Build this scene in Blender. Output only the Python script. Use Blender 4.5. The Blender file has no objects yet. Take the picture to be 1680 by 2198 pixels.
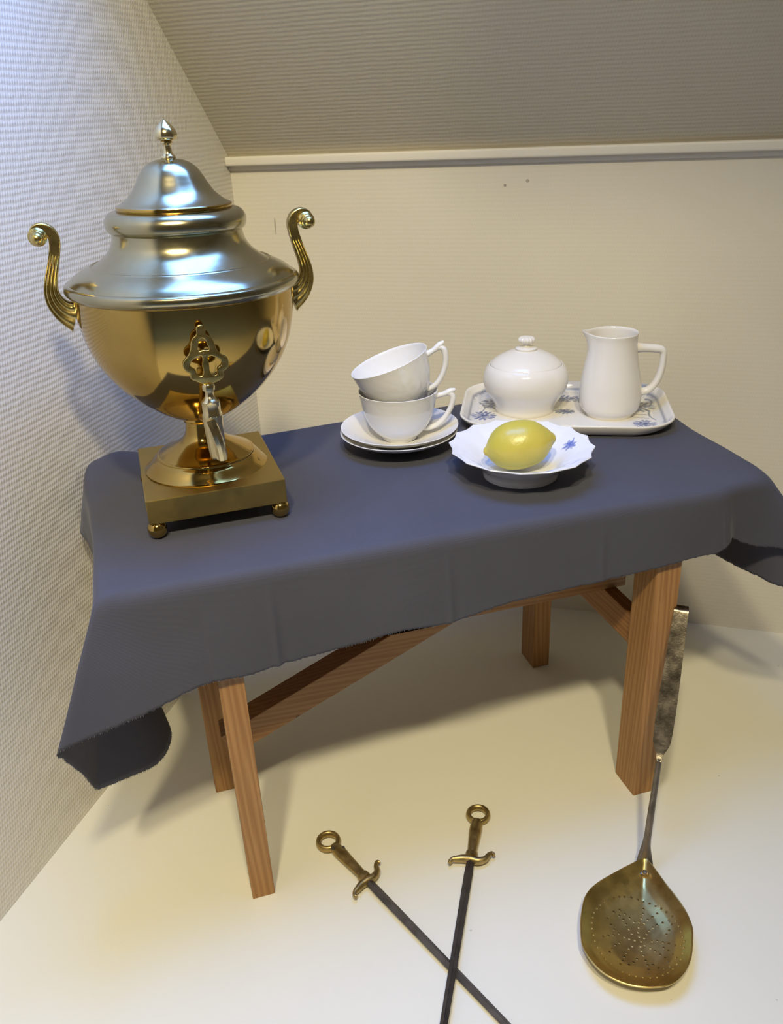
import bpy, bmesh, math, random
from math import sin, cos, pi, radians, sqrt, exp, atan2, hypot
from mathutils import Vector, Matrix, noise

random.seed(7)
SC = bpy.context.scene
COL = SC.collection

# ------------------------------------------------------------------ camera
# units: metres.  x runs along the bench, y away from the viewer, z up
cam = bpy.data.cameras.new('camera')
camo = bpy.data.objects.new('camera', cam)
COL.objects.link(camo)
R_ = Vector((0.9572, -0.2861, -0.0427)); U_ = Vector((0.1612, 0.4053, 0.8998)); F_ = Vector((0.2402, 0.8682, -0.4341))
camo.matrix_world = Matrix(((R_.x, U_.x, -F_.x, 0), (R_.y, U_.y, -F_.y, 0), (R_.z, U_.z, -F_.z, 0.75), (0, 0, 0, 1)))
cam.sensor_fit = 'VERTICAL'
cam.sensor_height = 24.0
cam.lens = 24.0 * 1800.0 / 2198.0
cam.clip_start = 0.02
SC.camera = camo

# ------------------------------------------------------------------ view
SC.view_settings.view_transform = 'Standard'
SC.view_settings.look = 'None'
SC.view_settings.gamma = 1.0
SC.view_settings.use_curve_mapping = False
SC.view_settings.exposure = 0.0

# ------------------------------------------------------------------ light
world = bpy.data.worlds.new('room_air')
SC.world = world
world.use_nodes = True
bg = world.node_tree.nodes['Background']
bg.inputs['Color'].default_value = (1.0, 0.85, 0.60, 1)
bg.inputs['Strength'].default_value = 0.085


def area(name, loc, target, sx, sy, power, color, spread=180):
    l = bpy.data.lights.new(name, 'AREA')
    l.shape = 'RECTANGLE'; l.size = sx; l.size_y = sy
    l.energy = power; l.color = color; l.spread = radians(spread)
    o = bpy.data.objects.new(name, l)
    COL.objects.link(o)
    o.location = loc
    o.rotation_euler = (Vector(target) - Vector(loc)).to_track_quat('-Z', 'Y').to_euler()
    return o


# the roof window in the sloping ceiling above the bench lets in cool daylight; two warm ceiling lamps behind the viewer
ZT = 0.392
WX = Vector((0.8397, -0.5431, 0)); WY = Vector((0.5431, 0.8397, 0)); Zv = Vector((0, 0, 1))
CF = Vector((0.1482, 1.3227, 0))      # foot of the room corner
TRZ = 0.6945                          # where the sloping ceiling starts
SL = radians(47.6)
SD = (-WY * cos(SL) + Zv * sin(SL)).normalized()
SN = (WY * sin(SL) + Zv * cos(SL)).normalized()      # outward normal of the slope
WU0, WU1, WV0, WV1 = 0.08, 0.60, 0.50, 1.10          # window opening in the slope
wc = CF + Zv * TRZ + WX * ((WU0 + WU1) / 2) + SD * ((WV0 + WV1) / 2) + SN * 0.12
area('roof_window_daylight', wc, wc - SN, WU1 - WU0, WV1 - WV0, 16, (0.14, 0.34, 1.0), 180)
for lx, ly in ((-0.27, -0.33), (0.03, -0.37)):
    sl_ = bpy.data.lights.new('ceiling_spot_light', 'SPOT')
    sl_.energy = 64; sl_.color = (1.0, 0.87, 0.58); sl_.shadow_soft_size = 0.055
    sl_.spot_size = radians(74); sl_.spot_blend = 1.0
    so_ = bpy.data.objects.new('ceiling_spot_light', sl_)
    COL.objects.link(so_)
    so_.location = (lx, ly, 1.76)
    so_.rotation_euler = (Vector((-0.02, 0.78, 0.26)) - so_.location).to_track_quat('-Z', 'Y').to_euler()

# ------------------------------------------------------------------ helpers
def link(name, me, mat=None, parent=None):
    o = bpy.data.objects.new(name, me)
    COL.objects.link(o)
    if mat is not None:
        me.materials.append(mat)
    if parent is not None:
        o.parent = parent
    return o


def finish(name, bm, mat=None, parent=None, smooth=True, angle=40, recalc=True):
    if recalc:
        bmesh.ops.recalc_face_normals(bm, faces=bm.faces)
    me = bpy.data.meshes.new(name)
    bm.to_mesh(me); bm.free()
    if smooth:
        me.polygons.foreach_set('use_smooth', [True] * len(me.polygons))
        me.set_sharp_from_angle(angle=radians(angle))
    return link(name, me, mat, parent)


def thing(name, label, cat, loc=(0, 0, 0), rotz=0, group=None):
    o = bpy.data.objects.new(name, None)
    o.empty_display_size = 0.02
    COL.objects.link(o)
    o.location = loc; o.rotation_euler = (0, 0, rotz)
    tag(o, label, cat, group)
    return o


def tag(o, label, cat, group=None):
    o['label'] = label; o['category'] = cat
    if group:
        o['group'] = group
    return o


def lathe_bm(prof, seg=96, closed=False, rfun=None):
    """prof: list of (r, z) revolved about z. rfun(r,z,a)->r,z lets the ring wave."""
    bm = bmesh.new()
    rings = []
    for r, z in prof:
        if r < 1e-6:
            rings.append([bm.verts.new((0, 0, z))]); continue
        ring = []
        for i in range(seg):
            a = 2 * pi * i / seg
            rr, zz = (r, z) if rfun is None else rfun(r, z, a)
            ring.append(bm.verts.new((rr * cos(a), rr * sin(a), zz)))
        rings.append(ring)
    pairs = list(zip(rings[:-1], rings[1:]))
    if closed:
        pairs.append((rings[-1], rings[0]))
    for A, B in pairs:
        n = max(len(A), len(B))
        if len(A) == 1 and len(B) == 1:
            continue
        for i in range(n):
            j = (i + 1) % n
            if len(A) == 1:
                bm.faces.new((A[0], B[i], B[j]))
            elif len(B) == 1:
                bm.faces.new((A[i], A[j], B[0]))
            else:
                bm.faces.new((A[i], A[j], B[j], B[i]))
    return bm


def crv(pts, n=8):
    """Catmull-Rom through points (any dimension)"""
    out = []
    P = [pts[0]] + list(pts) + [pts[-1]]
    for i in range(1, len(P) - 2):
        for k in range(n):
            t = k / n
            out.append(tuple(0.5 * ((2 * b) + (-a + c) * t + (2 * a - 5 * b + 4 * c - d) * t * t + (-a + 3 * b - 3 * c + d) * t ** 3)
                             for a, b, c, d in zip(P[i - 1], P[i], P[i + 1], P[i + 2])))
    out.append(tuple(pts[-1]))
    return out


def tube_bm(pts, rads, seg=16, flat=None, bm=None, cap=True, side=Vector((0, 1, 0))):
    """tube along pts; rads: list of (ra, rb); ra in-plane, rb along side"""
    bm = bm or bmesh.new()
    rings = []
    n = len(pts)
    for i, p in enumerate(pts):
        p = Vector(p)
        a = Vector(pts[max(i - 1, 0)]); b = Vector(pts[min(i + 1, n - 1)])
        t = (b - a).normalized()
        s = (side - t * side.dot(t)).normalized()
        m = s.cross(t).normalized()
        ra, rb = rads[i] if isinstance(rads[i], tuple) else (rads[i], rads[i])
        ring = []
        for k in range(seg):
            q = 2 * pi * k / seg
            ring.append(bm.verts.new(p + m * (ra * cos(q)) + s * (rb * sin(q))))
        rings.append(ring)
    for A, B in zip(rings[:-1], rings[1:]):
        for i in range(seg):
            j = (i + 1) % seg
            bm.faces.new((A[i], A[j], B[j], B[i]))
    if cap:
        bm.faces.new(rings[0][::-1]); bm.faces.new(rings[-1])
    return bm


def box_bm(x0, x1, y0, y1, z0, z1, bev=0.0015, M=None, segs=2):
    bm = bmesh.new()
    bmesh.ops.create_cube(bm, size=1)
    for v in bm.verts:
        v.co = Vector((x0 + (v.co.x + .5) * (x1 - x0), y0 + (v.co.y + .5) * (y1 - y0), z0 + (v.co.z + .5) * (z1 - z0)))
    if bev:
        bmesh.ops.bevel(bm, geom=bm.edges[:], offset=bev, segments=segs, profile=0.6, affect='EDGES')
    if M is not None:
        bmesh.ops.transform(bm, matrix=M, verts=bm.verts)
    return bm


def interp(tab, x):
    if x <= tab[0][0]:
        return tab[0][1]
    for (a, b), (c, d) in zip(tab[:-1], tab[1:]):
        if x <= c:
            return b + (d - b) * (x - a) / (c - a)
    return tab[-1][1]


# ------------------------------------------------------------------ materials
class NT:
    def __init__(s, name):
        s.m = bpy.data.materials.new(name); s.m.use_nodes = True
        s.t = s.m.node_tree; s.b = s.t.nodes['Principled BSDF']

    def n(s, typ, **kw):
        nd = s.t.nodes.new(typ)
        for k, v in kw.items():
            if k.startswith('i_'):
                key = k[2:].replace('_', ' ')
                nd.inputs[key].default_value = v
            else:
                setattr(nd, k, v)
        return nd

    def l(s, a, b):
        s.t.links.new(a, b)

    def set(s, **kw):
        for k, v in kw.items():
            s.b.inputs[k.replace('_', ' ')].default_value = v

    def math(s, op, a, b=None, c=None, clamp=False):
        nd = s.n('ShaderNodeMath', operation=op, use_clamp=clamp)
        for i, v in enumerate((a, b, c)):
            if v is None:
                continue
            if isinstance(v, (int, float)):
                nd.inputs[i].default_value = v
            else:
                s.l(v, nd.inputs[i])
        return nd.outputs[0]

    def noise(s, vec, scale, detail=3, rough=0.5):
        nd = s.n('ShaderNodeTexNoise', i_Scale=scale, i_Detail=detail, i_Roughness=rough)
        s.l(vec, nd.inputs['Vector'])
        return nd.outputs['Fac']

    def ramp(s, fac, stops):
        nd = s.n('ShaderNodeValToRGB')
        e = nd.color_ramp.elements
        e[0].position, e[0].color = stops[0][0], (*stops[0][1], 1)
        e[1].position, e[1].color = stops[-1][0], (*stops[-1][1], 1)
        for p, c in stops[1:-1]:
            x = e.new(p); x.color = (*c, 1)
        s.l(fac, nd.inputs['Fac'])
        return nd.outputs['Color']

    def mix(s, fac, a, b):
        nd = s.n('ShaderNodeMix', data_type='RGBA')
        for sock, v in ((nd.inputs[0], fac), (nd.inputs[6], a), (nd.inputs[7], b)):
            if isinstance(v, (int, float)):
                sock.default_value = v
            elif isinstance(v, tuple):
                sock.default_value = (*v, 1)
            else:
                s.l(v, sock)
        return nd.outputs[2]

    def bump(s, h, strength=0.5, dist=0.001):
        nd = s.n('ShaderNodeBump', i_Strength=strength, i_Distance=dist)
        s.l(h, nd.inputs['Height'])
        s.l(nd.outputs['Normal'], s.b.inputs['Normal'])
        return nd

    def obj(s):
        return s.n('ShaderNodeTexCoord').outputs['Object']

    def uv(s):
        return s.n('ShaderNodeTexCoord').outputs['UV']

    def scalev(s, vec, sc):
        nd = s.n('ShaderNodeMapping'); nd.inputs['Scale'].default_value = sc
        s.l(vec, nd.inputs['Vector'])
        return nd.outputs[0]


def wallpaper(name, base, relief, kn=0.24, marks=()):
    m = NT(name)
    uv = m.uv()
    # woven wallpaper: rows of knots
    wob = m.noise(uv, 22, 2)
    sp = m.n('ShaderNodeSeparateXYZ'); m.l(uv, sp.inputs[0])
    u, v = sp.outputs[0], sp.outputs[1]
    vv = m.math('ADD', v, m.math('MULTIPLY', m.math('SUBTRACT', wob, 0.5), 0.0035))
    rows = m.math('SINE', m.math('MULTIPLY', vv, 2 * pi / 0.0060))
    rid = m.math('FLOOR', m.math('ADD', m.math('MULTIPLY', vv, 1 / 0.0060), 0.25))
    uu = m.math('ADD', u, m.math('MULTIPLY', rid, 0.00217))
    knots = m.math('SINE', m.math('MULTIPLY', uu, 2 * pi / 0.0036))
    fine = m.noise(uv, 260, 3, 0.6)
    big = m.noise(uv, 90, 2, 0.5)
    h = m.math('ADD', m.math('MULTIPLY', rows, 0.35), m.math('MULTIPLY', m.math('MULTIPLY', knots, m.math('ADD', rows, 1.2)), kn))
    h = m.math('ADD', h, m.math('MULTIPLY', fine, 0.9))
    h = m.math('ADD', h, m.math('MULTIPLY', big, 0.9))
    m.bump(h, relief, 0.0011)
    soil = m.noise(uv, 3.1, 4, 0.6)
    c = m.ramp(soil, [(0.3, tuple(x * 0.94 for x in base)), (0.7, base)])
    for (mu, mv, ru, rv, colr, st) in marks:
        du = m.math('DIVIDE', m.math('SUBTRACT', u, mu), ru)
        dv = m.math('DIVIDE', m.math('SUBTRACT', v, mv), rv)
        d = m.math('SQRT', m.math('ADD', m.math('MULTIPLY', du, du), m.math('MULTIPLY', dv, dv)))
        d = m.math('ADD', d, m.math('MULTIPLY', m.math('SUBTRACT', big, 0.5), 0.9))
        k = m.math('MULTIPLY', m.math('SUBTRACT', 1.15, d), 6.0, clamp=True)
        c = m.mix(m.math('MULTIPLY', k, st), c, colr)
    m.l(c, m.b.inputs['Base Color'])
    m.set(Roughness=0.62)
    m.b.inputs['Specular IOR Level'].default_value = 0.3
    return m.m


def brass(name, col, rough, dark=0.75, sc=22, bump=0.05, aniso=0.0):
    m = NT(name)
    o = m.obj()
    a = m.noise(o, sc, 5, 0.62)
    b = m.noise(o, sc * 9, 3, 0.6)
    c = m.ramp(a, [(0.30, tuple(x * dark for x in col)), (0.62, col)])
    m.l(c, m.b.inputs['Base Color'])
    r = m.math('ADD', m.math('MULTIPLY', a, rough * 0.9), m.math('MULTIPLY', b, rough * 0.25))
    r = m.math('ADD', r, rough * 0.45)
    m.l(r, m.b.inputs['Roughness'])
    m.set(Metallic=1.0)
    m.bump(b, bump, 0.0004)
    return m.m


def porcelain(name, col, quilt=0.0, attr=False, rough=0.08):
    m = NT(name)
    if attr:
        at = m.n('ShaderNodeAttribute', attribute_name='Col')
        m.l(at.outputs['Color'], m.b.inputs['Base Color'])
    else:
        m.set(Base_Color=(*col, 1))
    m.set(Roughness=rough)
    m.b.inputs['Coat Weight'].default_value = 0.25
    m.b.inputs['Coat Roughness'].default_value = 0.04
    m.b.inputs['Subsurface Weight'].default_value = 0.0
    if quilt:
        o = m.obj()
        sp = m.n('ShaderNodeSeparateXYZ'); m.l(o, sp.inputs[0])
        ang = m.math('ARCTAN2', sp.outputs[1], sp.outputs[0])
        a1 = m.math('SINE', m.math('ADD', m.math('MULTIPLY', ang, 9.0), m.math('MULTIPLY', sp.outputs[2], 260.0)))
        a2 = m.math('SINE', m.math('SUBTRACT', m.math('MULTIPLY', ang, 9.0), m.math('MULTIPLY', sp.outputs[2], 260.0)))
        h = m.math('MULTIPLY', m.math('ABSOLUTE', a1), m.math('ABSOLUTE', a2))
        m.bump(h, quilt, 0.0008)
    return m.m


def wood(name, light, dark, axis=2, scale=1.0):
    m = NT(name)
    o = m.obj()
    sc = [38 * scale, 38 * scale, 38 * scale]; sc[axis] = 1.3
    v = m.scalev(o, tuple(sc))
    n1 = m.noise(v, 3.0, 4, 0.55)
    wv = m.n('ShaderNodeTexWave', wave_type='BANDS', bands_direction='DIAGONAL')
    wv.inputs['Scale'].default_value = 2.6; wv.inputs['Distortion'].default_value = 5.5
    wv.inputs['Detail'].default_value = 2.0; wv.inputs['Detail Scale'].default_value = 1.2
    m.l(v, wv.inputs['Vector'])
    g = m.math('ADD', m.math('MULTIPLY', wv.outputs['Fac'], 0.55), m.math('MULTIPLY', n1, 0.5))
    c = m.ramp(g, [(0.18, dark), (0.55, tuple((a + b) / 2 for a, b in zip(light, dark))), (0.85, light)])
    # small dark knots / nail marks
    vo = m.n('ShaderNodeTexVoronoi'); vo.inputs['Scale'].default_value = 17
    m.l(o, vo.inputs['Vector'])
    k = m.math('LESS_THAN', vo.outputs['Distance'], 0.045)
    c = m.mix(m.math('MULTIPLY', k, 0.7), c, (0.07, 0.03, 0.012))
    m.l(c, m.b.inputs['Base Color'])
    m.set(Roughness=0.5)
    m.b.inputs['Specular IOR Level'].default_value = 0.35
    m.bump(g, 0.18, 0.0006)
    return m.m


M_wall = wallpaper('left_wallpaper', (0.74, 0.71, 0.63), 0.34,
                   marks=[(-0.685, 0.275, 0.008, 0.014, (0.42, 0.38, 0.33), 0.6),
                          (-0.74, 0.10, 0.004, 0.004, (0.35, 0.32, 0.27), 0.5)])
M_wallb = wallpaper('back_wallpaper', (0.76, 0.715, 0.60), 0.12, 0.10,
                    marks=[(0.062, 0.60, 0.0012, 0.012, (0.30, 0.26, 0.20), 0.6),
                           (0.43, 0.655, 0.002, 0.002, (0.3, 0.26, 0.2), 0.7),
                           (0.40, 0.65, 0.0015, 0.0015, (0.2, 0.18, 0.14), 0.8)])
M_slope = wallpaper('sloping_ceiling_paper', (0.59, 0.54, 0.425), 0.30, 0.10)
M_trim = NT('painted_trim'); M_trim.set(Base_Color=(0.78, 0.74, 0.64, 1), Roughness=0.45)
tn = M_trim.noise(M_trim.obj(), 60, 3); M_trim.bump(tn, 0.15, 0.001); M_trim = M_trim.m

mf = NT('cream_painted_floor')
o_ = mf.obj()
n1 = mf.noise(o_, 2.2, 4, 0.55); n2 = mf.noise(o_, 14, 4, 0.6)
cf_ = mf.ramp(n1, [(0.3, (0.75, 0.73, 0.60)), (0.7, (0.79, 0.765, 0.65))])
vo = mf.n('ShaderNodeTexVoronoi'); vo.inputs['Scale'].default_value = 11; mf.l(o_, vo.inputs['Vector'])
vr = mf.n('ShaderNodeSeparateColor'); mf.l(vo.outputs['Color'], vr.inputs[0])
thr = mf.math('MULTIPLY', vr.outputs[0], 0.020)
sp_ = mf.math('LESS_THAN', vo.outputs['Distance'], thr)
cf_ = mf.mix(mf.math('MULTIPLY', sp_, 0.75), cf_, (0.16, 0.13, 0.10))
v2 = mf.n('ShaderNodeTexVoronoi'); v2.inputs['Scale'].default_value = 31; mf.l(o_, v2.inputs['Vector'])
vr2 = mf.n('ShaderNodeSeparateColor'); mf.l(v2.outputs['Color'], vr2.inputs[0])
s2 = mf.math('LESS_THAN', v2.outputs['Distance'], mf.math('MULTIPLY', mf.math('GREATER_THAN', vr2.outputs[1], 0.72), 0.040))
cf_ = mf.mix(mf.math('MULTIPLY', s2, 0.40), cf_, (0.36, 0.31, 0.24))
sm = mf.scalev(o_, (9, 60, 1)); sn = mf.noise(sm, 1.6, 5, 0.7)
cf_ = mf.mix(mf.math('MULTIPLY', mf.math('SUBTRACT', sn, 0.66, clamp=True), 1.6, clamp=True), cf_, (0.45, 0.41, 0.35))
mf.l(cf_, mf.b.inputs['Base Color'])
mf.set(Roughness=0.55); mf.b.inputs['Specular IOR Level'].default_value = 0.3
mf.bump(n2, 0.12, 0.003)
M_floor = mf.m

mc = NT('grey_cotton_cloth')
o_ = mc.obj()
w1 = mc.n('ShaderNodeTexWave', bands_direction='X'); w1.inputs['Scale'].default_value = 420; w1.inputs['Distortion'].default_value = 1.5
w2 = mc.n('ShaderNodeTexWave', bands_direction='Y'); w2.inputs['Scale'].default_value = 420; w2.inputs['Distortion'].default_value = 1.5
mc.l(o_, w1.inputs['Vector']); mc.l(o_, w2.inputs['Vector'])
nn = mc.noise(o_, 700, 3, 0.7); nb = mc.noise(o_, 9, 3, 0.5)
h = mc.math('ADD', mc.math('ADD', w1.outputs['Fac'], w2.outputs['Fac']), mc.math('MULTIPLY', nn, 1.2))
mc.bump(h, 0.25, 0.0003)
cc = mc.ramp(nb, [(0.3, (0.067, 0.068, 0.087)), (0.7, (0.076, 0.077, 0.099))])
li = mc.n('ShaderNodeTexVoronoi'); li.inputs['Scale'].default_value = 26; mc.l(o_, li.inputs['Vector'])
lr = mc.n('ShaderNodeSeparateColor'); mc.l(li.outputs['Color'], lr.inputs[0])
lint = mc.math('LESS_THAN', li.outputs['Distance'], mc.math('MULTIPLY', mc.math('GREATER_THAN', lr.outputs[0], 0.8), 0.022))
cc = mc.mix(mc.math('MULTIPLY', lint, 0.6), cc, (0.5, 0.48, 0.5))
mc.l(cc, mc.b.inputs['Base Color'])
mc.set(Roughness=0.80); mc.b.inputs['Specular IOR Level'].default_value = 0.22
mc.b.inputs['Sheen Weight'].default_value = 0.10; mc.b.inputs['Sheen Roughness'].default_value = 0.4
M_cloth = mc.m
M_thread = NT('hem_threads'); M_thread.set(Base_Color=(0.17, 0.165, 0.165, 1), Roughness=0.95); M_thread = M_thread.m

M_brass = brass('polished_brass', (0.52, 0.345, 0.095), 0.10, 0.86, bump=0.02)
M_brass_satin = brass('hazy_brass', (0.46, 0.41, 0.25), 0.20, 0.84, bump=0.015)
M_brass_lid = brass('pale_hazy_brass', (0.47, 0.43, 0.28), 0.19, 0.84, sc=16, bump=0.015)
M_brass_base = brass('satin_brass_base', (0.50, 0.36, 0.11), 0.40, 0.86, bump=0.06)
M_brass_cast = brass('cast_brass', (0.60, 0.46, 0.16), 0.26, 0.7, sc=60)
M_brass_tap = brass('pale_tap_brass', (0.72, 0.60, 0.34), 0.14, 0.85, sc=60)
M_brass_old = brass('worn_skewer_brass', (0.50, 0.37, 0.15), 0.42, 0.6, sc=90, bump=0.25)
M_iron = brass('dark_iron', (0.17, 0.155, 0.15), 0.50, 0.7, sc=70, bump=0.3)
M_steel = brass('hammered_steel', (0.40, 0.34, 0.25), 0.34, 0.45, sc=55, bump=0.5)
M_rod = brass('aged_steel_rod', (0.30, 0.26, 0.21), 0.42, 0.6, sc=60, bump=0.3)
M_skim = brass('skimmer_brass', (0.74, 0.54, 0.18), 0.32, 0.70, sc=30, bump=0.10)
M_dark = NT('dark_hole'); M_dark.set(Base_Color=(0.05, 0.04, 0.03, 1), Roughness=0.8); M_dark = M_dark.m
M_cup = porcelain('cup_porcelain', (0.80, 0.79, 0.76), 0.10)
M_sauc = porcelain('saucer_porcelain', (0.80, 0.79, 0.77))
M_cream = porcelain('creamware', (0.82, 0.79, 0.73), rough=0.12)
M_paint = porcelain('painted_porcelain', (1, 1, 1), attr=True)
W_leg = wood('leg_pine', (0.40, 0.215, 0.080), (0.29, 0.140, 0.045), 2)
W_cross = wood('crossbar_pine', (0.37, 0.185, 0.065), (0.26, 0.12, 0.04), 1)
W_rail = wood('rail_pine', (0.41, 0.225, 0.085), (0.30, 0.145, 0.05), 0)

ml = NT('lemon_peel')
o_ = ml.obj()
a = ml.noise(o_, 26, 3); b = ml.noise(o_, 420, 2, 0.5)
c = ml.ramp(a, [(0.3, (0.50, 0.43, 0.055)), (0.7, (0.58, 0.48, 0.085))])
sp = ml.n('ShaderNodeSeparateXYZ'); ml.l(o_, sp.inputs[0])
gz = ml.math('MULTIPLY', ml.math('SUBTRACT', -0.008, sp.outputs[2]), 40, clamp=True)
c = ml.mix(ml.math('MULTIPLY', gz, 0.45), c, (0.42, 0.44, 0.08))
ml.l(c, ml.b.inputs['Base Color'])
ml.set(Roughness=0.33)
ml.bump(b, 0.35, 0.0006)
ml.b.inputs['Subsurface Weight'].default_value = 0.08
ml.b.inputs['Subsurface Scale'].default_value = 0.01
M_lemon = ml.m

# ------------------------------------------------------------------ the room
def plane_uv(name, P, du, dv, u0, u1, v0fun, v1fun, nu, nv, mat):
    """grid over a plane with metre UVs; v range may change with u"""
    bm = bmesh.new(); uvl = bm.loops.layers.uv.new('UVMap')
    g = []
    for i in range(nu + 1):
        u = u0 + (u1 - u0) * i / nu
        a, b = v0fun(u), v1fun(u)
        g.append([(bm.verts.new(P + du * u + dv * (a + (b - a) * j / nv)), u, a + (b - a) * j / nv) for j in range(nv + 1)])
    for i in range(nu):
        for j in range(nv):
            q = (g[i][j], g[i + 1][j], g[i + 1][j + 1], g[i][j + 1])
            f = bm.faces.new([x[0] for x in q])
            for lp, x in zip(f.loops, q):
                lp[uvl].uv = (x[1], x[2])
    me = bpy.data.meshes.new(name); bm.to_mesh(me); bm.free()
    o = link(name, me, mat); o['kind'] = 'structure'
    return o


plane_uv('floor', CF, WX, WY, -0.0, 3.0, lambda u: -3.2, lambda u: 0.0, 6, 6, M_floor)
plane_uv('wall_left', CF, WY, Zv, -3.2, 0.0, lambda u: 0.0,
         lambda u: min(TRZ + max(-u, 0) * math.tan(SL), 2.3), 32, 8, M_wall)
plane_uv('wall_back', CF, WX, Zv, 0.0, 3.0, lambda u: 0, lambda u: TRZ, 6, 4, M_wallb)


def sloped(name, P, rects, mat):
    """sloping ceiling around the window opening, metre UVs"""
    bm = bmesh.new(); uvl = bm.loops.layers.uv.new('UVMap')
    for u0, u1, v0, v1 in rects:
        q = [(u0, v0), (u1, v0), (u1, v1), (u0, v1)]
        f = bm.faces.new([bm.verts.new(P + WX * a + SD * b) for a, b in q])
        for lp, x in zip(f.loops, q):
            lp[uvl].uv = x
    me = bpy.data.meshes.new(name); bm.to_mesh(me); bm.free()
    o = link(name, me, mat); o['kind'] = 'structure'


PS = CF + Zv * TRZ
sloped('ceiling', PS, [(0, 3, 0, WV0), (0, WU0, WV0, WV1), (WU1, 3, WV0, WV1), (0, 3, WV1, 2.15)], M_slope)
# white lining of the roof window
MW = Matrix(((WX.x, SD.x, SN.x, PS.x), (WX.y, SD.y, SN.y, PS.y), (WX.z, SD.z, SN.z, PS.z), (0, 0, 0, 1)))
bm = bmesh.new()
for (u0, u1, v0, v1) in ((WU0 - .02, WU0, WV0 - .02, WV1 + .02), (WU1, WU1 + .02, WV0 - .02, WV1 + .02), (WU0, WU1, WV0 - .02, WV0), (WU0, WU1, WV1, WV1 + .02)):
    b2 = box_bm(u0, u1, v0, v1, -0.004, 0.14, 0, MW)
    me = bpy.data.meshes.new('t'); b2.to_mesh(me); b2.free(); bm.from_mesh(me); bpy.data.meshes.remove(me)
t = finish('window_1', bm, M_trim, smooth=False); t['kind'] = 'structure'
# unseen box beam, added to keep lamp light off the slope's right side
t = finish('added_shade_beam', box_bm(0.62, 3.0, 0.98, 1.12, -0.22, 0.0, 0.004, MW), M_slope, smooth=False); t['kind'] = 'structure'
# trim: a small quarter moulding under the slope
MT = Matrix(((WX.x, WY.x, 0, CF.x), (WX.y, WY.y, 0, CF.y), (0, 0, 1, 0), (0, 0, 0, 1)))
bm = box_bm(0.0, 3.0, -0.016, 0.0, TRZ - 0.0105, TRZ + 0.002, 0.003, MT, 3)
t = finish('trim_1', bm, M_trim); t['kind'] = 'structure'
bm = box_bm(0.0, 3.0, -0.005, 0.0, TRZ - 0.017, TRZ - 0.0095, 0.001, MT)
t = finish('trim_2', bm, M_trim); t['kind'] = 'structure'

# ------------------------------------------------------------------ bench
bench = thing('wooden_bench', 'low bare pine bench with square legs standing in the corner under the grey cloth', 'bench', (0.26, 0.80, 0))
BI = Matrix.Translation((-0.26, -0.80, 0))


def bpart(name, bm, mat):
    bmesh.ops.transform(bm, matrix=BI, verts=bm.verts)
    return finish(name, bm, mat, bench, angle=15)


for (x0, x1, y0, y1) in ((0.0068, 0.0307, 0.648, 0.687), (0.4605, 0.4890, 0.6475, 0.6890), (0.4575, 0.4830, 0.917, 0.958), (-0.0143, 0.0120, 0.8175, 0.860)):
    bpart('leg', box_bm(x0, x1, y0, y1, 0, 0.372, 0.0012), W_leg)
bpart('crossbar', box_bm(0.465, 0.4815, 0.689, 0.917, 0.187, 0.225, 0.0012), W_cross)
bpart('crossbar', box_bm(0.012, 0.0285, 0.687, 0.86, 0.187, 0.225, 0.0012), W_cross)
bpart('rail', box_bm(0.004, 0.493, 0.753, 0.786, 0.225, 0.2445, 0.0012), W_rail)
# long slanting brace up to the rail
p0 = Vector((0.008, 0.75, 0.1235)); p1 = Vector((0.30, 0.75, 0.2520))
d = (p1 - p0).normalized(); ang = atan2(d.z, d.x)
bm = box_bm(0, (p1 - p0).length, 0, 0.030, -0.0155, 0.0155, 0.0012)
bmesh.ops.transform(bm, matrix=Matrix.Translation(p0) @ Matrix.Rotation(-ang, 4, 'Y'), verts=bm.verts)
bmesh.ops.bisect_plane(bm, geom=bm.verts[:] + bm.edges[:] + bm.faces[:], plane_co=(0, 0, 0.2249), plane_no=(0, 0, 1), clear_outer=True)
bpart('brace', bm, W_rail)
bpart('bench_top', box_bm(-0.058, 0.588, 0.660, 0.985, 0.372, 0.3895, 0.003), W_rail)

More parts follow.
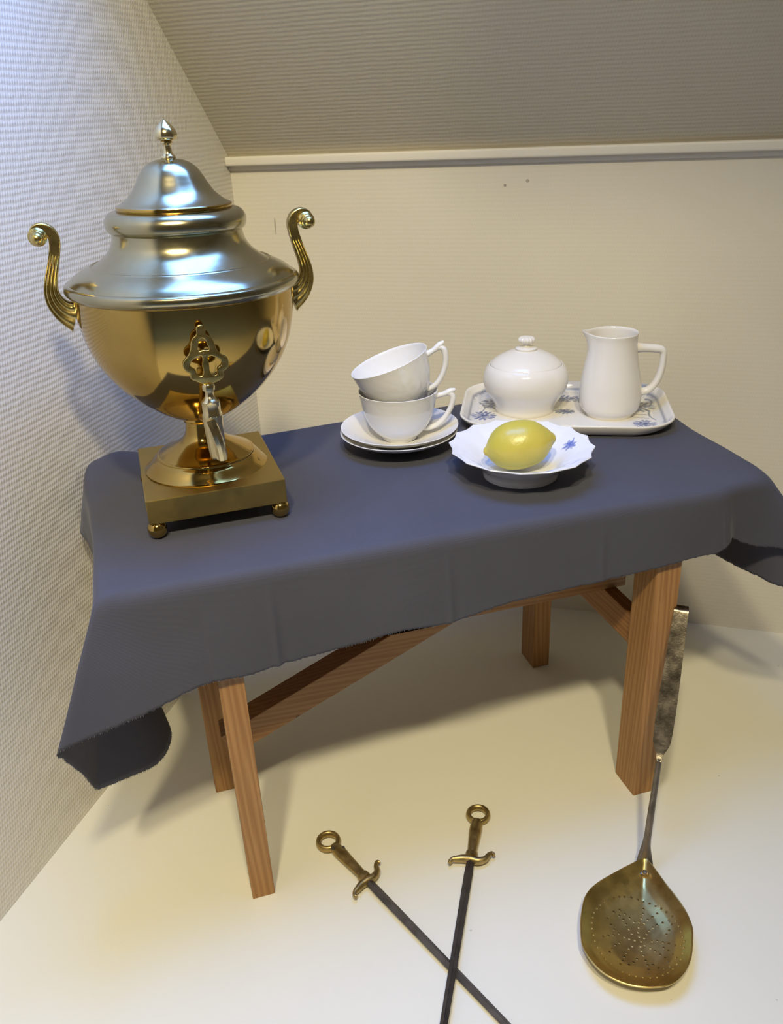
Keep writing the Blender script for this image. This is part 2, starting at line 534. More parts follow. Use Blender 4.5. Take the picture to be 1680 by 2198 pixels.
# ------------------------------------------------------------------ cloth
KEYS = [  # top edge point  -> hem point
    ((0.250, .648, .392), (0.2312, .640, .3030)),
    ((0.300, .648, .392), (0.2852, .640, .3105)),
    ((0.352, .647, .392), (0.3449, .640, .3125)),
    ((0.410, .646, .392), (0.4065, .640, .3156)),
    ((0.474, .642, .392), (0.4755, .640, .3188)),
    ((0.500, .640, .392), (0.5027, .640, .3205)),
    ((0.517, .639, .392), (0.5276, .639, .3211)),
    ((0.526, .640, .392), (0.5385, .6405, .3290)),
    ((0.536, .643, .392), (0.5445, .6450, .3325)),
    ((0.547, .645, .392), (0.5530, .6490, .3265)),
    ((0.560, .647, .392), (0.5770, .6480, .3150)),
    ((0.574, .649, .392), (0.6070, .6400, .3090)),
    ((0.584, .655, .391), (0.6550, .610, .2830)),
    ((0.591, .664, .391), (0.6700, .605, .2600)),
    ((0.595, .674, .391), (0.6480, .622, .2540)),
    ((0.597, .688, .392), (0.6162, .645, .2585)),
    ((0.598, .705, .392), (0.6040, .675, .2610)),
    ((0.600, .740, .392), (0.6040, .740, .2520)),
    ((0.601, .800, .392), (0.6100, .800, .2500)),
    ((0.609, .860, .391), (0.6280, .865, .2550)),
    ((0.612, .930, .391), (0.6300, .935, .2600)),
    ((0.612, .985, .391), (0.6420, 1.015, .2700)),
    ((0.600, .999, .391), (0.6100, 1.030, .2900)),
    ((0.540, 1.004, .392), (0.5450, 1.016, .3000)),
    ((0.379, 1.005, .392), (0.3790, 1.013, .3000)),
    ((0.233, 1.002, .392), (0.2330, 1.012, .3000)),
    ((0.107, 0.993, .392), (0.1070, 1.006, .3000)),
    ((0.020, 0.991, .392), (0.0200, 1.004, .3000)),
    ((-0.045, .992, .393), (-.0400, 1.004, .3100)),
    ((-0.060, .988, .398), (-.0600, .994, .3200)),
    ((-0.070, .977, .402), (-.0740, .975, .3300)),
    ((-0.083, .957, .405), (-.0870, .954, .3400)),
    ((-0.0935, .938, .406), (-.1040, .926, .3440)),
    ((-0.0955, .914, .400), (-.1110, .902, .3410)),
    ((-0.0945, .880, .394), (-.1020, .870, .3370)),
    ((-0.0925, .845, .393), (-.0920, .846, .3000)),
    ((-0.091, .810, .392), (-.0700, .815, .2100)),
    ((-0.089, .785, .392), (-.0560, .790, .1640)),
    ((-0.0875, .755, .392), (-.0500, .765, .1420)),
    ((-0.0862, .730, .392), (-.0656, .732, .1385)),
    ((-0.085, .705, .392), (-.0960, .713, .1440)),
    ((-0.084, .688, .392), (-.1150, .703, .1480)),
    ((-0.083, .678, .392), (-.1235, .698, .1510)),
    ((-0.082, .668, .392), (-.1265, .668, .1950)),
    ((-0.0805, .657, .392), (-.1300, .615, .2620)),
    ((-0.079, .650, .392), (-.1305, .603, .2790)),
    ((-0.074, .648, .392), (-.1085, .611, .2800)),
    ((-0.064, .648, .392), (-.0830, .620, .2800)),
    ((-0.045, .648, .392), (-.0476, .630, .2828)),
    ((-0.018, .648, .392), (-.0128, .635, .2914)),
    ((0.004, .648, .392), (0.0084, .638, .2929)),
    ((0.035, .648, .392), (0.0357, .640, .2908)),
    ((0.066, .648, .392), (0.0639, .640, .2946)),
    ((0.094, .648, .392), (0.0902, .640, .2959)),
    ((0.142, .649, .392), (0.1348, .640, .2992)),
    ((0.192, .649, .392), (0.1806, .640, .3041)),
]


def cloth_curve():
    pts = [Vector(a).to_tuple() + Vector(b).to_tuple() for a, b in KEYS]
    n = len(pts); out = []
    for i in range(n):
        A, B, Cc, D = pts[i - 1], pts[i], pts[(i + 1) % n], pts[(i + 2) % n]
        L = max(sqrt(sum((B[k] - Cc[k]) ** 2 for k in (3, 4, 5))), sqrt(sum((B[k] - Cc[k]) ** 2 for k in (0, 1, 2))))
        m = max(4, int(L / 0.0013))
        # centripetal tangents
        def dist(p, q):
            return max(sqrt(sum((p[k] - q[k]) ** 2 for k in range(6))), 1e-5) ** 0.5
        t0 = 0; t1 = t0 + dist(A, B); t2 = t1 + dist(B, Cc); t3 = t2 + dist(Cc, D)
        for k in range(m):
            t = t1 + (t2 - t1) * k / m
            L3 = lambda p, q, a, b: [(b - t) / (b - a) * x + (t - a) / (b - a) * y for x, y in zip(p, q)]
            A1 = L3(A, B, t0, t1); A2 = L3(B, Cc, t1, t2); A3 = L3(Cc, D, t2, t3)
            B1 = L3(A1, A2, t0, t2); B2 = L3(A2, A3, t1, t3)
            out.append(L3(B1, B2, t1, t2))
    return out


CV = cloth_curve()
NS = len(CV)
def _inn(i):
    tg = Vector(CV[(i + 5) % NS][:3]) - Vector(CV[i - 5][:3])
    p = Vector((-tg.y, tg.x, 0)).normalized()
    c = Vector((0.262, 0.82, 0)) - Vector((CV[i][0], CV[i][1], 0))
    return p if p.dot(c) > 0 else -p


_raw = [_inn(i) for i in range(NS)]
INN = []
for i in range(NS):
    acc = Vector((0, 0, 0))
    for k in range(-34, 35):
        acc += _raw[(i + k) % NS] * (1 - abs(k) / 36)
    INN.append(acc.normalized())
bm = bmesh.new()
ROWS = 34
cen = Vector((0.262, 0.82, 0.392))
hem_pts = []
grid = []
for i, c in enumerate(CV):
    T = Vector(c[:3]); H = Vector(c[3:])
    jag = (noise.noise(Vector((i * 0.11, 3, 0))) * 0.0011 + noise.noise(Vector((i * 0.45, 9, 0))) * 0.0008
           + random.uniform(-.0003, .0003))
    H = H + (H - T).normalized() * jag
    inward = (cen - T); inward.z = 0
    iw = inward.normalized()
    # towards inside, perpendicular-ish to the edge
    Tn = Vector(CV[(i + 6) % NS][:3]); Tp = Vector(CV[i - 6][:3]); tg = (Tn - Tp); tg.z = 0
    pn = INN[i]
    rr = 0.010
    P0 = T + iw * (rr / max(pn.dot(iw), 0.40))
    P0.z = 0.392 + max(0.0, T.z - 0.3935)
    dn = (H - T)
    P2 = T + dn * min(0.014 / dn.length, 0.3)
    col = []
    for k in range(7):                                   # rounded fold
        w = k / 6
        col.append(P0 * (1 - w) ** 2 + T * 2 * w * (1 - w) + P2 * w * w)
    out = Vector((-pn.x, -pn.y, 0))
    for k in range(1, ROWS):
        w = k / (ROWS - 1)
        p = P2.lerp(H, w)
        # pressed fold creases in the front drop, soft waves
        if T.y < 0.66 and 0 < T.x < 0.52:
            x = p.x
            for cx, a in ((0.0635, 0.0022), (0.2315, 0.0012), (0.392, 0.0008)):
                dx = x - cx
                p = p + out * (a * w ** 0.6 * exp(-(dx / 0.0035) ** 2) - a * 0.5 * w * exp(-((dx - .007) / .006) ** 2))
            p = p + out * (0.0012 * w * sin(x * 30 + 1))
        else:
            p = p + out * (0.0016 * sin(pi * w) * noise.noise(Vector((i * 0.012, w * 1.5, 5))))
        col.append(p)
    grid.append(col)
    hem_pts.append((col[-1].copy(), (col[-1] - col[-4]).normalized(), out))
vg = [[bm.verts.new(p) for p in col] for col in grid]
nc = len(grid[0])
for i in range(NS):
    j = (i + 1) % NS
    for k in range(nc - 1):
        bm.faces.new((vg[i][k], vg[j][k], vg[j][k + 1], vg[i][k + 1]))
# top sheet
prev = [v[0] for v in vg]
for s in (0.985, 0.96, 0.92, 0.85, 0.7, 0.45, 0.2):
    ring = []
    for i in range(NS):
        p = grid[i][0]
        q = cen.lerp(p, s)
        q.z = 0.392 + (p.z - 0.392) * max(0.0, 1 - (1 - s) * 9)
        q.z += 0.0003 * noise.noise(Vector((q.x * 14, q.y * 14, 2)))
        ring.append(bm.verts.new(q))
    for i in range(NS):
        j = (i + 1) % NS
        bm.faces.new((prev[i], ring[i], ring[j], prev[j]))
    prev = ring
cv = bm.verts.new(cen)
for i in range(NS):
    bm.faces.new((prev[i], cv, prev[(i + 1) % NS]))
cl = finish('tablecloth', bm, M_cloth, None, angle=80)
tag(cl, 'plain blue-grey cotton cloth with frayed hems draped over the bench', 'tablecloth')
cl.location = (0.26, 0.82, 0.392)
cl.data.transform(Matrix.Translation((-0.26, -0.82, -0.392)))
sm_ = cl.modifiers.new('thickness', 'SOLIDIFY'); sm_.thickness = 0.0007; sm_.offset = -1
# loose threads along the torn hem
bm = bmesh.new()
for i, (p, dwn, out) in enumerate(hem_pts):
    if p.y > 0.80 and p.z > 0.2:
        continue
    lowleft = p.z < 0.2
    for _ in range(2 if lowleft else 1):
        if random.random() < 0.35 and not lowleft:
            continue
        ln = random.uniform(0.001, 0.0036 if lowleft else 0.0018)
        dirv = (dwn + Vector((random.uniform(-1, 1), random.uniform(-1, 1), random.uniform(-.5, .3))) * 0.55).normalized()
        sd_ = dirv.cross(Vector((0.3, -0.9, 0.2))).normalized() * 0.00016
        a = p - dwn * 0.0004; b = p + dirv * ln * 0.5; c = b + (dirv + Vector((random.uniform(-1, 1), 0, -0.4)) * 0.5).normalized() * ln * 0.5
        v = [bm.verts.new(x - Vector(cl.location)) for x in (a - sd_, a + sd_, b + sd_, b - sd_, c)]
        bm.faces.new((v[0], v[1], v[2], v[3])); bm.faces.new((v[3], v[2], v[4]))
fr = finish('fringe', bm, M_thread, cl, smooth=False, recalc=False)
fr['kind'] = 'stuff'; fr['label'] = 'pale loose threads along the torn hem'

# ------------------------------------------------------------------ samovar
PH = radians(2.0)
sam = thing('samovar', 'tall polished brass samovar urn with two curled handles, domed lid and front tap', 'samovar', (0.0335, 0.813, ZT), PH)
LEAN = Matrix.Translation((0, 0, 0.041)) @ Matrix.Rotation(radians(1.1), 4, 'Y') @ Matrix.Translation((0, 0, -0.041))


def spart(name, bm, mat, lean=True, parent=None, angle=40, label=None):
    if lean:
        bmesh.ops.transform(bm, matrix=LEAN, verts=bm.verts)
    o = finish(name, bm, mat, parent or sam, angle=angle)
    if label:
        o['label'] = label
    return o


MB = Matrix.Rotation(radians(-0.6), 4, 'Z')
bm = box_bm(-0.0655, 0.0655, -0.073, 0.073, 0.0165, 0.041, 0.0010, MB)
base_plate = spart('base_plate', bm, M_brass_base, False, angle=15, label='square satin brass plinth')
for sx in (-1, 1):
    for sy in (-1, 1):
        p = MB @ Vector((sx * 0.0590, sy * 0.0665, 0.0))
        bm = lathe_bm([(0.0, 0.0)] + [(0.0092 * sin(a), 0.0092 - 0.0092 * cos(a)) for a in [pi * k / 14 for k in range(1, 13)]] + [(0.0045, 0.0175), (0, 0.0176)], 28)
        bmesh.ops.translate(bm, vec=(p.x, p.y, 0), verts=bm.verts)
        spart('ball_foot', bm, M_brass, False)
ped = [(0.0, 0.0405), (0.0610, 0.0405), (0.0611, 0.0415)] + crv([(0.0600, 0.0422), (0.0565, 0.0455), (0.052, 0.0505), (0.0490, 0.0530)], 6) + \
      crv([(0.0484, 0.0535), (0.0482, 0.0550), (0.0472, 0.0556)], 4) + \
      crv([(0.0462, 0.0556), (0.0395, 0.0592), (0.0300, 0.0640), (0.0225, 0.0690), (0.0178, 0.0755), (0.0163, 0.0830), (0.0160, 0.0880)], 6) + \
      [(0.0178, 0.0885), (0.0182, 0.0900), (0.0176, 0.0915), (0.0178, 0.0935), (0.0, 0.0936)]
spart('pedestal', lathe_bm(ped, 128), M_brass, angle=32)
bowl = [(0.0, 0.0925)] + crv([(0.0165, 0.0925), (0.0270, 0.0955), (0.0385, 0.1020), (0.0500, 0.1105), (0.0590, 0.1180), (0.0700, 0.1290), (0.0790, 0.1405), (0.0870, 0.1540),
                              (0.0930, 0.1690), (0.0968, 0.1850), (0.0990, 0.2010), (0.1000, 0.2180)], 8) + [(0.0, 0.2180)]
spart('urn_body', lathe_bm(bowl, 160), M_brass, angle=50)
sh = [(0.1000, 0.2155)] + crv([(0.1020, 0.2165), (0.1048, 0.2195), (0.1056, 0.2225), (0.1046, 0.2255), (0.1020, 0.2270)], 5) + \
     crv([(0.1010, 0.2272), (0.0965, 0.2315), (0.0905, 0.2352), (0.0840, 0.2384), (0.0815, 0.2396)], 6) + \
     crv([(0.0810, 0.2402), (0.0800, 0.2404), (0.0785, 0.2398)], 3) + \
     crv([(0.0775, 0.2402), (0.0710, 0.2445), (0.0645, 0.2500), (0.0600, 0.2565), (0.0580, 0.2630), (0.0575, 0.2675)], 6) + [(0.0, 0.2675)]
spart('shoulder', lathe_bm(sh, 160), M_brass_satin, angle=32, label='hazy brass shoulder rising to the neck')
co = [(0.0, 0.2665), (0.0570, 0.2665)] + crv([(0.0578, 0.2670), (0.0605, 0.2690), (0.0621, 0.2735), (0.0618, 0.2780), (0.0595, 0.2820), (0.0560, 0.2845), (0.0515, 0.2852)], 5) + [(0.0, 0.2840)]
spart('collar', lathe_bm(co, 128), M_brass_satin, angle=50)
lidp = [(0.0, 0.2842), (0.0480, 0.2842), (0.0496, 0.2850), (0.0502, 0.2862), (0.0502, 0.2886), (0.0496, 0.2896)] + \
       crv([(0.0485, 0.2900), (0.0440, 0.2925), (0.0400, 0.2955), (0.0360, 0.2995), (0.0325, 0.3045), (0.0295, 0.3095), (0.0265, 0.3145), (0.0230, 0.3190), (0.0180, 0.3228), (0.0120, 0.3252), (0.0060, 0.3262)], 7) + [(0, 0.3264)]
lid = spart('lid', lathe_bm(lidp, 128), M_brass_lid, angle=40, label='domed pale brass lid')
fin = [(0.0, 0.3255), (0.0058, 0.3258), (0.0066, 0.3270), (0.0064, 0.3282), (0.0050, 0.3296)] + crv([(0.0046, 0.3300), (0.0037, 0.3330), (0.0036, 0.3362), (0.0044, 0.3382)], 5) + \
      [(0.0054, 0.3386), (0.0055, 0.3398), (0.0044, 0.3402)] + crv([(0.0046, 0.3404), (0.0082, 0.3414), (0.0098, 0.3438), (0.0097, 0.3468), (0.0083, 0.3500), (0.0060, 0.3528), (0.0036, 0.3550), (0.0014, 0.3568)], 7) + [(0, 0.3576)]
spart('lid_rim', lathe_bm([(0.0495, 0.2846), (0.0500, 0.2850), (0.0508, 0.2858), (0.0508, 0.2888), (0.0502, 0.2894), (0.0494, 0.2894)], 128), M_brass, parent=lid, angle=50)
spart('finial', lathe_bm(fin, 48), M_brass_tap, parent=lid)

# curled, reeded handles
HC_ = [(-0.1225, 0.2700), (-0.1200, 0.2745), (-0.1145, 0.2762), (-0.1085, 0.2735), (-0.1052, 0.2680), (-0.1053, 0.2610), (-0.1075, 0.2520), (-0.1105, 0.2420), (-0.1137, 0.2320),
       (-0.1153, 0.2225), (-0.1140, 0.2140), (-0.1100, 0.2070), (-0.1045, 0.2022), (-0.0985, 0.1998)]
HW_ = [0.0022, 0.0030, 0.0040, 0.0046, 0.0046, 0.0046, 0.0047, 0.0049, 0.0054, 0.0062, 0.0075, 0.0090, 0.0112, 0.0150]


def handle_bm(sgn):
    path = crv([(a, b, w) for (a, b), w in zip(HC_, HW_)], 8)
    bm = bmesh.new(); rings = []
    n = len(path); NW = 25
    for i, (u, z, w) in enumerate(path):
        a = path[max(i - 1, 0)]; b = path[min(i + 1, n - 1)]
        t = Vector((b[0] - a[0], 0, b[1] - a[1])).normalized()
        nrm = Vector((t.z, 0, -t.x))
        f = min(max((i / n - 0.42) / 0.10, 0), 1)      # reeds fade above
        th = 0.0048 + 0.0030 * max(0, (i / n - 0.7))
        ring = []
        for side in (1, -1):
            for k in range(NW):
                s = -1 + 2 * k / (NW - 1)
                s = s if side == 1 else -s
                edge = sqrt(max(0, 1 - abs(s) ** 6))
                v = side * (th * (0.72 + 0.28 * edge) + f * 0.0011 * abs(cos(s * pi * 2.0)) - 0.0006 * f)
                if abs(s) > 0.985:
                    v = side * th * 0.72
                ring.append(bm.verts.new((-sgn * (u + nrm.x * s * w), v, z + nrm.z * s * w)))
        rings.append(ring)
    for A, B in zip(rings[:-1], rings[1:]):
        m = len(A)
        for k in range(m):
            bm.faces.new((A[k], A[(k + 1) % m], B[(k + 1) % m], B[k]))
    bm.faces.new(rings[0]); bm.faces.new(rings[-1][::-1])
    return bm


for sgn in (-1, 1):
    h = spart('handle', handle_bm(sgn), M_brass_cast, angle=35)
    # scroll boss: disc, neck and ball on the viewer's side
    prof = [(0.0, -0.0052), (0.0072, -0.0052), (0.0078, -0.0040), (0.0078, 0.0050), (0.0068, 0.0060), (0.0058, 0.0068), (0.0062, 0.0085), (0.0058, 0.0105), (0.0048, 0.0112)] + \
           [(0.0055 * sin(q) if q < 3.1 else 0, 0.0158 - 0.0055 * cos(q)) for q in [pi * k / 14 for k in range(4, 15)]]
    bm = lathe_bm(prof, 40)
    bmesh.ops.transform(bm, matrix=Matrix.Translation((sgn * 0.1178, 0, 0.2688)) @ Matrix.Rotation(radians(90), 4, 'X'), verts=bm.verts)
    spart('scroll_knob', bm, M_brass_cast, parent=h)

# tap
TA = Matrix.Rotation(radians(1.0), 4, 'Z')
TV = 0.105


def tpart(name, bm, mat, parent=None, angle=40, label=None):
    bmesh.ops.transform(bm, matrix=TA @ Matrix.Translation((0.0005, -TV, 0)), verts=bm.verts)
    return spart(name, bm, mat, False, parent, angle, label)


bp = [(0.0, 0.0868), (0.0048, 0.0868), (0.0050, 0.0862), (0.0064, 0.0862), (0.0068, 0.0880), (0.0076, 0.1000), (0.0084, 0.1150), (0.0087, 0.1255), (0.0082, 0.1262)]
bm = lathe_bm(bp, 10)
o_tap = tpart('tap', bm, M_brass_tap, angle=20, label='pale brass tap with faceted spout')
bm = lathe_bm([(0.0, 0.125), (0.0084, 0.125), (0.0086, 0.1268), (0.0079, 0.1280), (0.0079, 0.1370), (0.0083, 0.1378), (0.0072, 0.1392)] +
              crv([(0.0060, 0.1402), (0.0042, 0.1425), (0.0037, 0.1450), (0.0040, 0.1478)], 4) + [(0.0054, 0.1480), (0.0056, 0.1500), (0.0056, 0.1520), (0.0046, 0.1535), (0, 0.1536)], 48)
tpart('valve', bm, M_brass_tap, parent=o_tap)
# bent spout lip in front of the barrel
pts = crv([(-0.0035, -0.0070, 0.1225), (-0.0015, -0.0100, 0.1150), (0.0008, -0.0112, 0.1050), (0.0022, -0.0105, 0.0955), (0.0026, -0.0090, 0.0870)], 6)
bm = tube_bm(pts, [(0.0036, 0.0052 - 0.0010 * (i / len(pts))) for i in range(len(pts))], 8, side=Vector((1, 0.1, 0)))
tpart('spout', bm, M_brass_tap, parent=o_tap, angle=20)
# pipe from the urn to the tap
pts = crv([(0, 0.072, 0.1030), (0, 0.055, 0.1060), (0, 0.030, 0.1120), (0, 0.010, 0.1165), (0, 0.0, 0.1165)], 5)
bm = tube_bm(pts, [0.0062] * len(pts), 20, side=Vector((1, 0, 0)))
tpart('pipe', bm, M_brass, parent=o_tap)
# pierced key plate (outline with three holes)
OUTL = [(-0.0026, 0.2015), (0.0000, 0.2030), (0.0030, 0.2012), (0.0030, 0.1955), (0.0072, 0.1918), (0.0097, 0.1845), (0.0112, 0.1797), (0.0147, 0.1757), (0.0180, 0.1735), (0.0188, 0.1705), (0.0176, 0.1655),
        (0.0137, 0.1622), (0.0134, 0.1585), (0.0105, 0.1560), (0.0060, 0.1545), (0.0030, 0.1536), (-0.0030, 0.1538), (-0.0055, 0.1553), (-0.0098, 0.1578), (-0.0128, 0.1600), (-0.0128, 0.1640), (-0.0165, 0.1675), (-0.0178, 0.1725),
        (-0.0165, 0.1752), (-0.0145, 0.1771), (-0.0115, 0.1805), (-0.0099, 0.1840), (-0.0073, 0.1925), (-0.0030, 0.1962)]
H1 = [(0.0005, 0.1931), (0.0030, 0.1912), (0.0046, 0.1870), (0.0053, 0.1821), (0.0, 0.1820), (-0.0050, 0.1820), (-0.0043, 0.1875), (-0.0024, 0.1918)]
HL = [(-0.0018, 0.1781), (-0.0018, 0.1694), (-0.0020, 0.1625), (-0.0045, 0.1603), (-0.0075, 0.1612), (-0.0089, 0.1637), (-0.0096, 0.1666), (-0.0125, 0.1690), (-0.0132, 0.1720), (-0.0110, 0.1750), (-0.0067, 0.1776)]
HR = [(0.0030, 0.1775), (0.0075, 0.1770), (0.0112, 0.1748), (0.0142, 0.1712), (0.0135, 0.1680), (0.0103, 0.1655), (0.0098, 0.1620), (0.0075, 0.1595), (0.0045, 0.1600), (0.0026, 0.1620), (0.0024, 0.1696)]
cd = bpy.data.curves.new('tap_key', 'CURVE'); cd.dimensions = '2D'; cd.fill_mode = 'BOTH'
for loop in (OUTL, H1, HL, HR):
    sp = cd.splines.new('BEZIER'); sp.bezier_points.add(len(loop) - 1); sp.use_cyclic_u = True
    for bp_, (u, z) in zip(sp.bezier_points, loop):
        bp_.co = (u, z, 0); bp_.handle_left_type = bp_.handle_right_type = 'AUTO'
    sp.resolution_u = 4
cd.extrude = 0.0012; cd.bevel_depth = 0.0009; cd.bevel_resolution = 2; cd.offset = -0.0001
ko = bpy.data.objects.new('tmp', cd); COL.objects.link(ko)
dg = bpy.context.evaluated_depsgraph_get()
me = bpy.data.meshes.new_from_object(ko.evaluated_get(dg))
bpy.data.objects.remove(ko); bpy.data.curves.remove(cd)
bm = bmesh.new(); bm.from_mesh(me); bpy.data.meshes.remove(me)
for f in bm.faces:
    f.material_index = 0
bmesh.ops.remove_doubles(bm, verts=bm.verts, dist=1e-6)
bmesh.ops.transform(bm, matrix=Matrix.Rotation(radians(90), 4, 'X'), verts=bm.verts)
tpart('tap_key', bm, M_brass_cast, parent=o_tap, angle=40, label='pierced trefoil key plate of the tap')

# ------------------------------------------------------------------ cups and saucers
CX, CY = 0.2585, 0.883


def saucer(z, dx, label):
    o = thing('saucer', label, 'saucer', (CX + dx, CY + dx * 0.3, z), 0, 'stacked white saucers')
    prof = [(0, 0.0030), (0.0200, 0.0030), (0.0205, 0.0), (0.0225, 0.0), (0.0235, 0.0035)] + crv([(0.0260, 0.0042), (0.038, 0.0068), (0.050, 0.0108), (0.060, 0.0152), (0.0672, 0.0200)], 6) + \
           crv([(0.0681, 0.0208), (0.0678, 0.0215), (0.0668, 0.0213)], 3) + crv([(0.0600, 0.0172), (0.050, 0.0126), (0.038, 0.0086), (0.026, 0.0062), (0.0215, 0.0058)], 6) + [(0.0205, 0.0052), (0, 0.0052)]
    finish('plate', lathe_bm(prof, 128), M_sauc, o, angle=60)
    return o


saucer(ZT, -0.0008, 'white porcelain saucer lowest in the stack, resting on the cloth')
saucer(ZT + 0.0058, 0.0004, 'white porcelain saucer on top of the lower saucer, carrying the cups')


def cup(label, mw):
    o = thing('teacup', label, 'cup', (0, 0, 0), 0, 'stacked white teacups')
    o.matrix_world = mw
    outer = [(0, 0.0016), (0.0185, 0.0016), (0.0192, 0.0), (0.0206, 0.0), (0.0212, 0.0022)] + \
        crv([(0.0222, 0.0040), (0.0275, 0.0085), (0.0335, 0.0160), (0.0380, 0.0250), (0.0410, 0.0350), (0.0430, 0.0450), (0.0443, 0.0520), (0.0453, 0.0563)], 7)
    inner = crv([(0.0455, 0.0568), (0.0450, 0.0573), (0.0442, 0.0568)], 3) + \
        crv([(0.0436, 0.0545), (0.0416, 0.0450), (0.0396, 0.0350), (0.0365, 0.0255), (0.0318, 0.0172), (0.0258, 0.0100), (0.018, 0.0055), (0.009, 0.0040)], 7) + [(0, 0.0038)]
    body = finish('cup_body', lathe_bm(outer + inner, 128), M_cup, o, angle=60)
    top = crv([(0.0415, 0, 0.0488), (0.0470, 0, 0.0500), (0.0510, 0, 0.0508), (0.0548, 0, 0.0520), (0.0585, 0, 0.0538), (0.0625, 0, 0.0552), (0.0655, 0, 0.0562)], 5)
    n = len(top)
    bm = tube_bm(top, [(interp([(0, .0036), (.3, .0028), (.5, .0034), (.75, .0034), (1, .0012)], i / (n - 1)), interp([(0, .0044), (.6, .0040), (1, .0016)], i / (n - 1))) for i in range(n)], 16)
    low = crv([(0.0560, 0, 0.0520), (0.0598, 0, 0.0512), (0.0622, 0, 0.0475), (0.0618, 0, 0.0415), (0.0595, 0, 0.0340), (0.0550, 0, 0.0260), (0.0485, 0, 0.0185), (0.0410, 0, 0.0130), (0.0330, 0, 0.0105), (0.0280, 0, 0.0110)], 5)
    n = len(low)
    tube_bm(low, [(interp([(0, .0030), (.25, .0035), (.6, .0030), (1, .0032)], i / (n - 1)), interp([(0, .0036), (.5, .0036), (1, .0042)], i / (n - 1))) for i in range(n)], 16, bm=bm)
    finish('cup_handle', bm, M_cup, o, angle=50)
    return o


HA = radians(-20)
zc = ZT + 0.0058 + 0.0058
cup('white porcelain teacup standing upright on the two saucers', Matrix.Translation((CX, CY, zc)) @ Matrix.Rotation(HA, 4, 'Z'))
rgt = Vector((0.960, -0.281, 0)); toc = Vector((-0.281, -0.960, 0))
rimc = Vector((CX, CY, zc + 0.057)) - rgt * 0.0090 + Vector((0, 0, 0.0345))
RT = Matrix.Rotation(radians(18.5), 4, toc)
cup('white porcelain teacup tilted inside the rim of the upright cup', Matrix.Translation(rimc) @ RT @ Matrix.Rotation(HA, 4, 'Z') @ Matrix.Translation((0, 0, -0.057)))

# ------------------------------------------------------------------ hand-painted print
def flower(cx, cy, r, col, seed, squash=1.0, rot=0.0, rings=3):
    rnd = random.Random(seed); out = []
    for k in range(rings):
        m = 6 + k * 4; rad = r * (0.18 + 0.32 * k)
        for i in range(m):
            a = 2 * pi * (i + 0.5 * (k % 2)) / m + rnd.uniform(-.12, .12)
            px, py = rad * cos(a), rad * sin(a) * squash
            out.append((cx + px * cos(rot) - py * sin(rot), cy + px * sin(rot) + py * cos(rot), r * 0.21, r * 0.115, a + rot, col, rnd.uniform(.55, 1)))
    out.append((cx, cy, r * .16, r * .12, 0, tuple(x * .7 for x in col), .9))
    return out


def stem(x0, y0, x1, y1, col, w=0.0005, bend=0.0):
    out = []; n = max(4, int(hypot(x1 - x0, y1 - y0) / 0.0010))
    for i in range(n + 1):
        t = i / n
        bx = -(y1 - y0) * bend * sin(pi * t); by = (x1 - x0) * bend * sin(pi * t)
        out.append((x0 + (x1 - x0) * t + bx, y0 + (y1 - y0) * t + by, w * 1.6, w, 0, col, 0.8))
    return out


def paint(me, strokes, white, extra=None):
    at = me.color_attributes.new('Col', 'FLOAT_COLOR', 'POINT')
    buf = []
    cell = 0.01; gridd = {}
    for s in strokes:
        R = max(s[2], s[3]) * 1.3
        for gx in range(int((s[0] - R) // cell), int((s[0] + R) // cell) + 1):
            for gy in range(int((s[1] - R) // cell), int((s[1] + R) // cell) + 1):
                gridd.setdefault((gx, gy), []).append(s)
    for v in me.vertices:
        c = list(white)
        for (sx, sy, rx, ry, ro, col, al) in gridd.get((int(v.co.x // cell), int(v.co.y // cell)), ()):
            dx, dy = v.co.x - sx, v.co.y - sy
            u = (dx * cos(ro) + dy * sin(ro)) / rx; w = (-dx * sin(ro) + dy * cos(ro)) / ry
            d = u * u + w * w
            if d < 1.6:
                k = al * min(1, (1.6 - d) / 0.6)
                c = [a * (1 - k) + b * k for a, b in zip(c, col)]
        if extra:
            c = extra(v.co, c)
        buf.extend((c[0], c[1], c[2], 1))
    at.data.foreach_set('color', buf)


# ------------------------------------------------------------------ tray
TX, TY, TR = 0.4830, 0.9085, radians(-25.5)
tray = thing('serving_tray', 'long white porcelain tray with rounded corners and blue painted flowers', 'tray', (TX, TY, ZT), TR)
TA_, TB_, TC_ = 0.1275, 0.0875, 0.046


def rrect(a, ha, hb, rc):
    """point at angle a on a rounded rectangle"""
    dx, dy = cos(a), sin(a)
    t = 1 / max(abs(dx) / ha, abs(dy) / hb)
    x, y = dx * t, dy * t
    cx, cy = ha - rc, hb - rc
    if abs(x) > cx and abs(y) > cy:
        # intersect the ray with the corner circle
        ox, oy = cx, cy; dx, dy = abs(dx), abs(dy)
        b = dx * ox + dy * oy; c = ox * ox + oy * oy - rc * rc
        t = b + sqrt(max(b * b - c, 0))
        x, y = math.copysign(dx * t, x), math.copysign(dy * t, y)
    return x, y


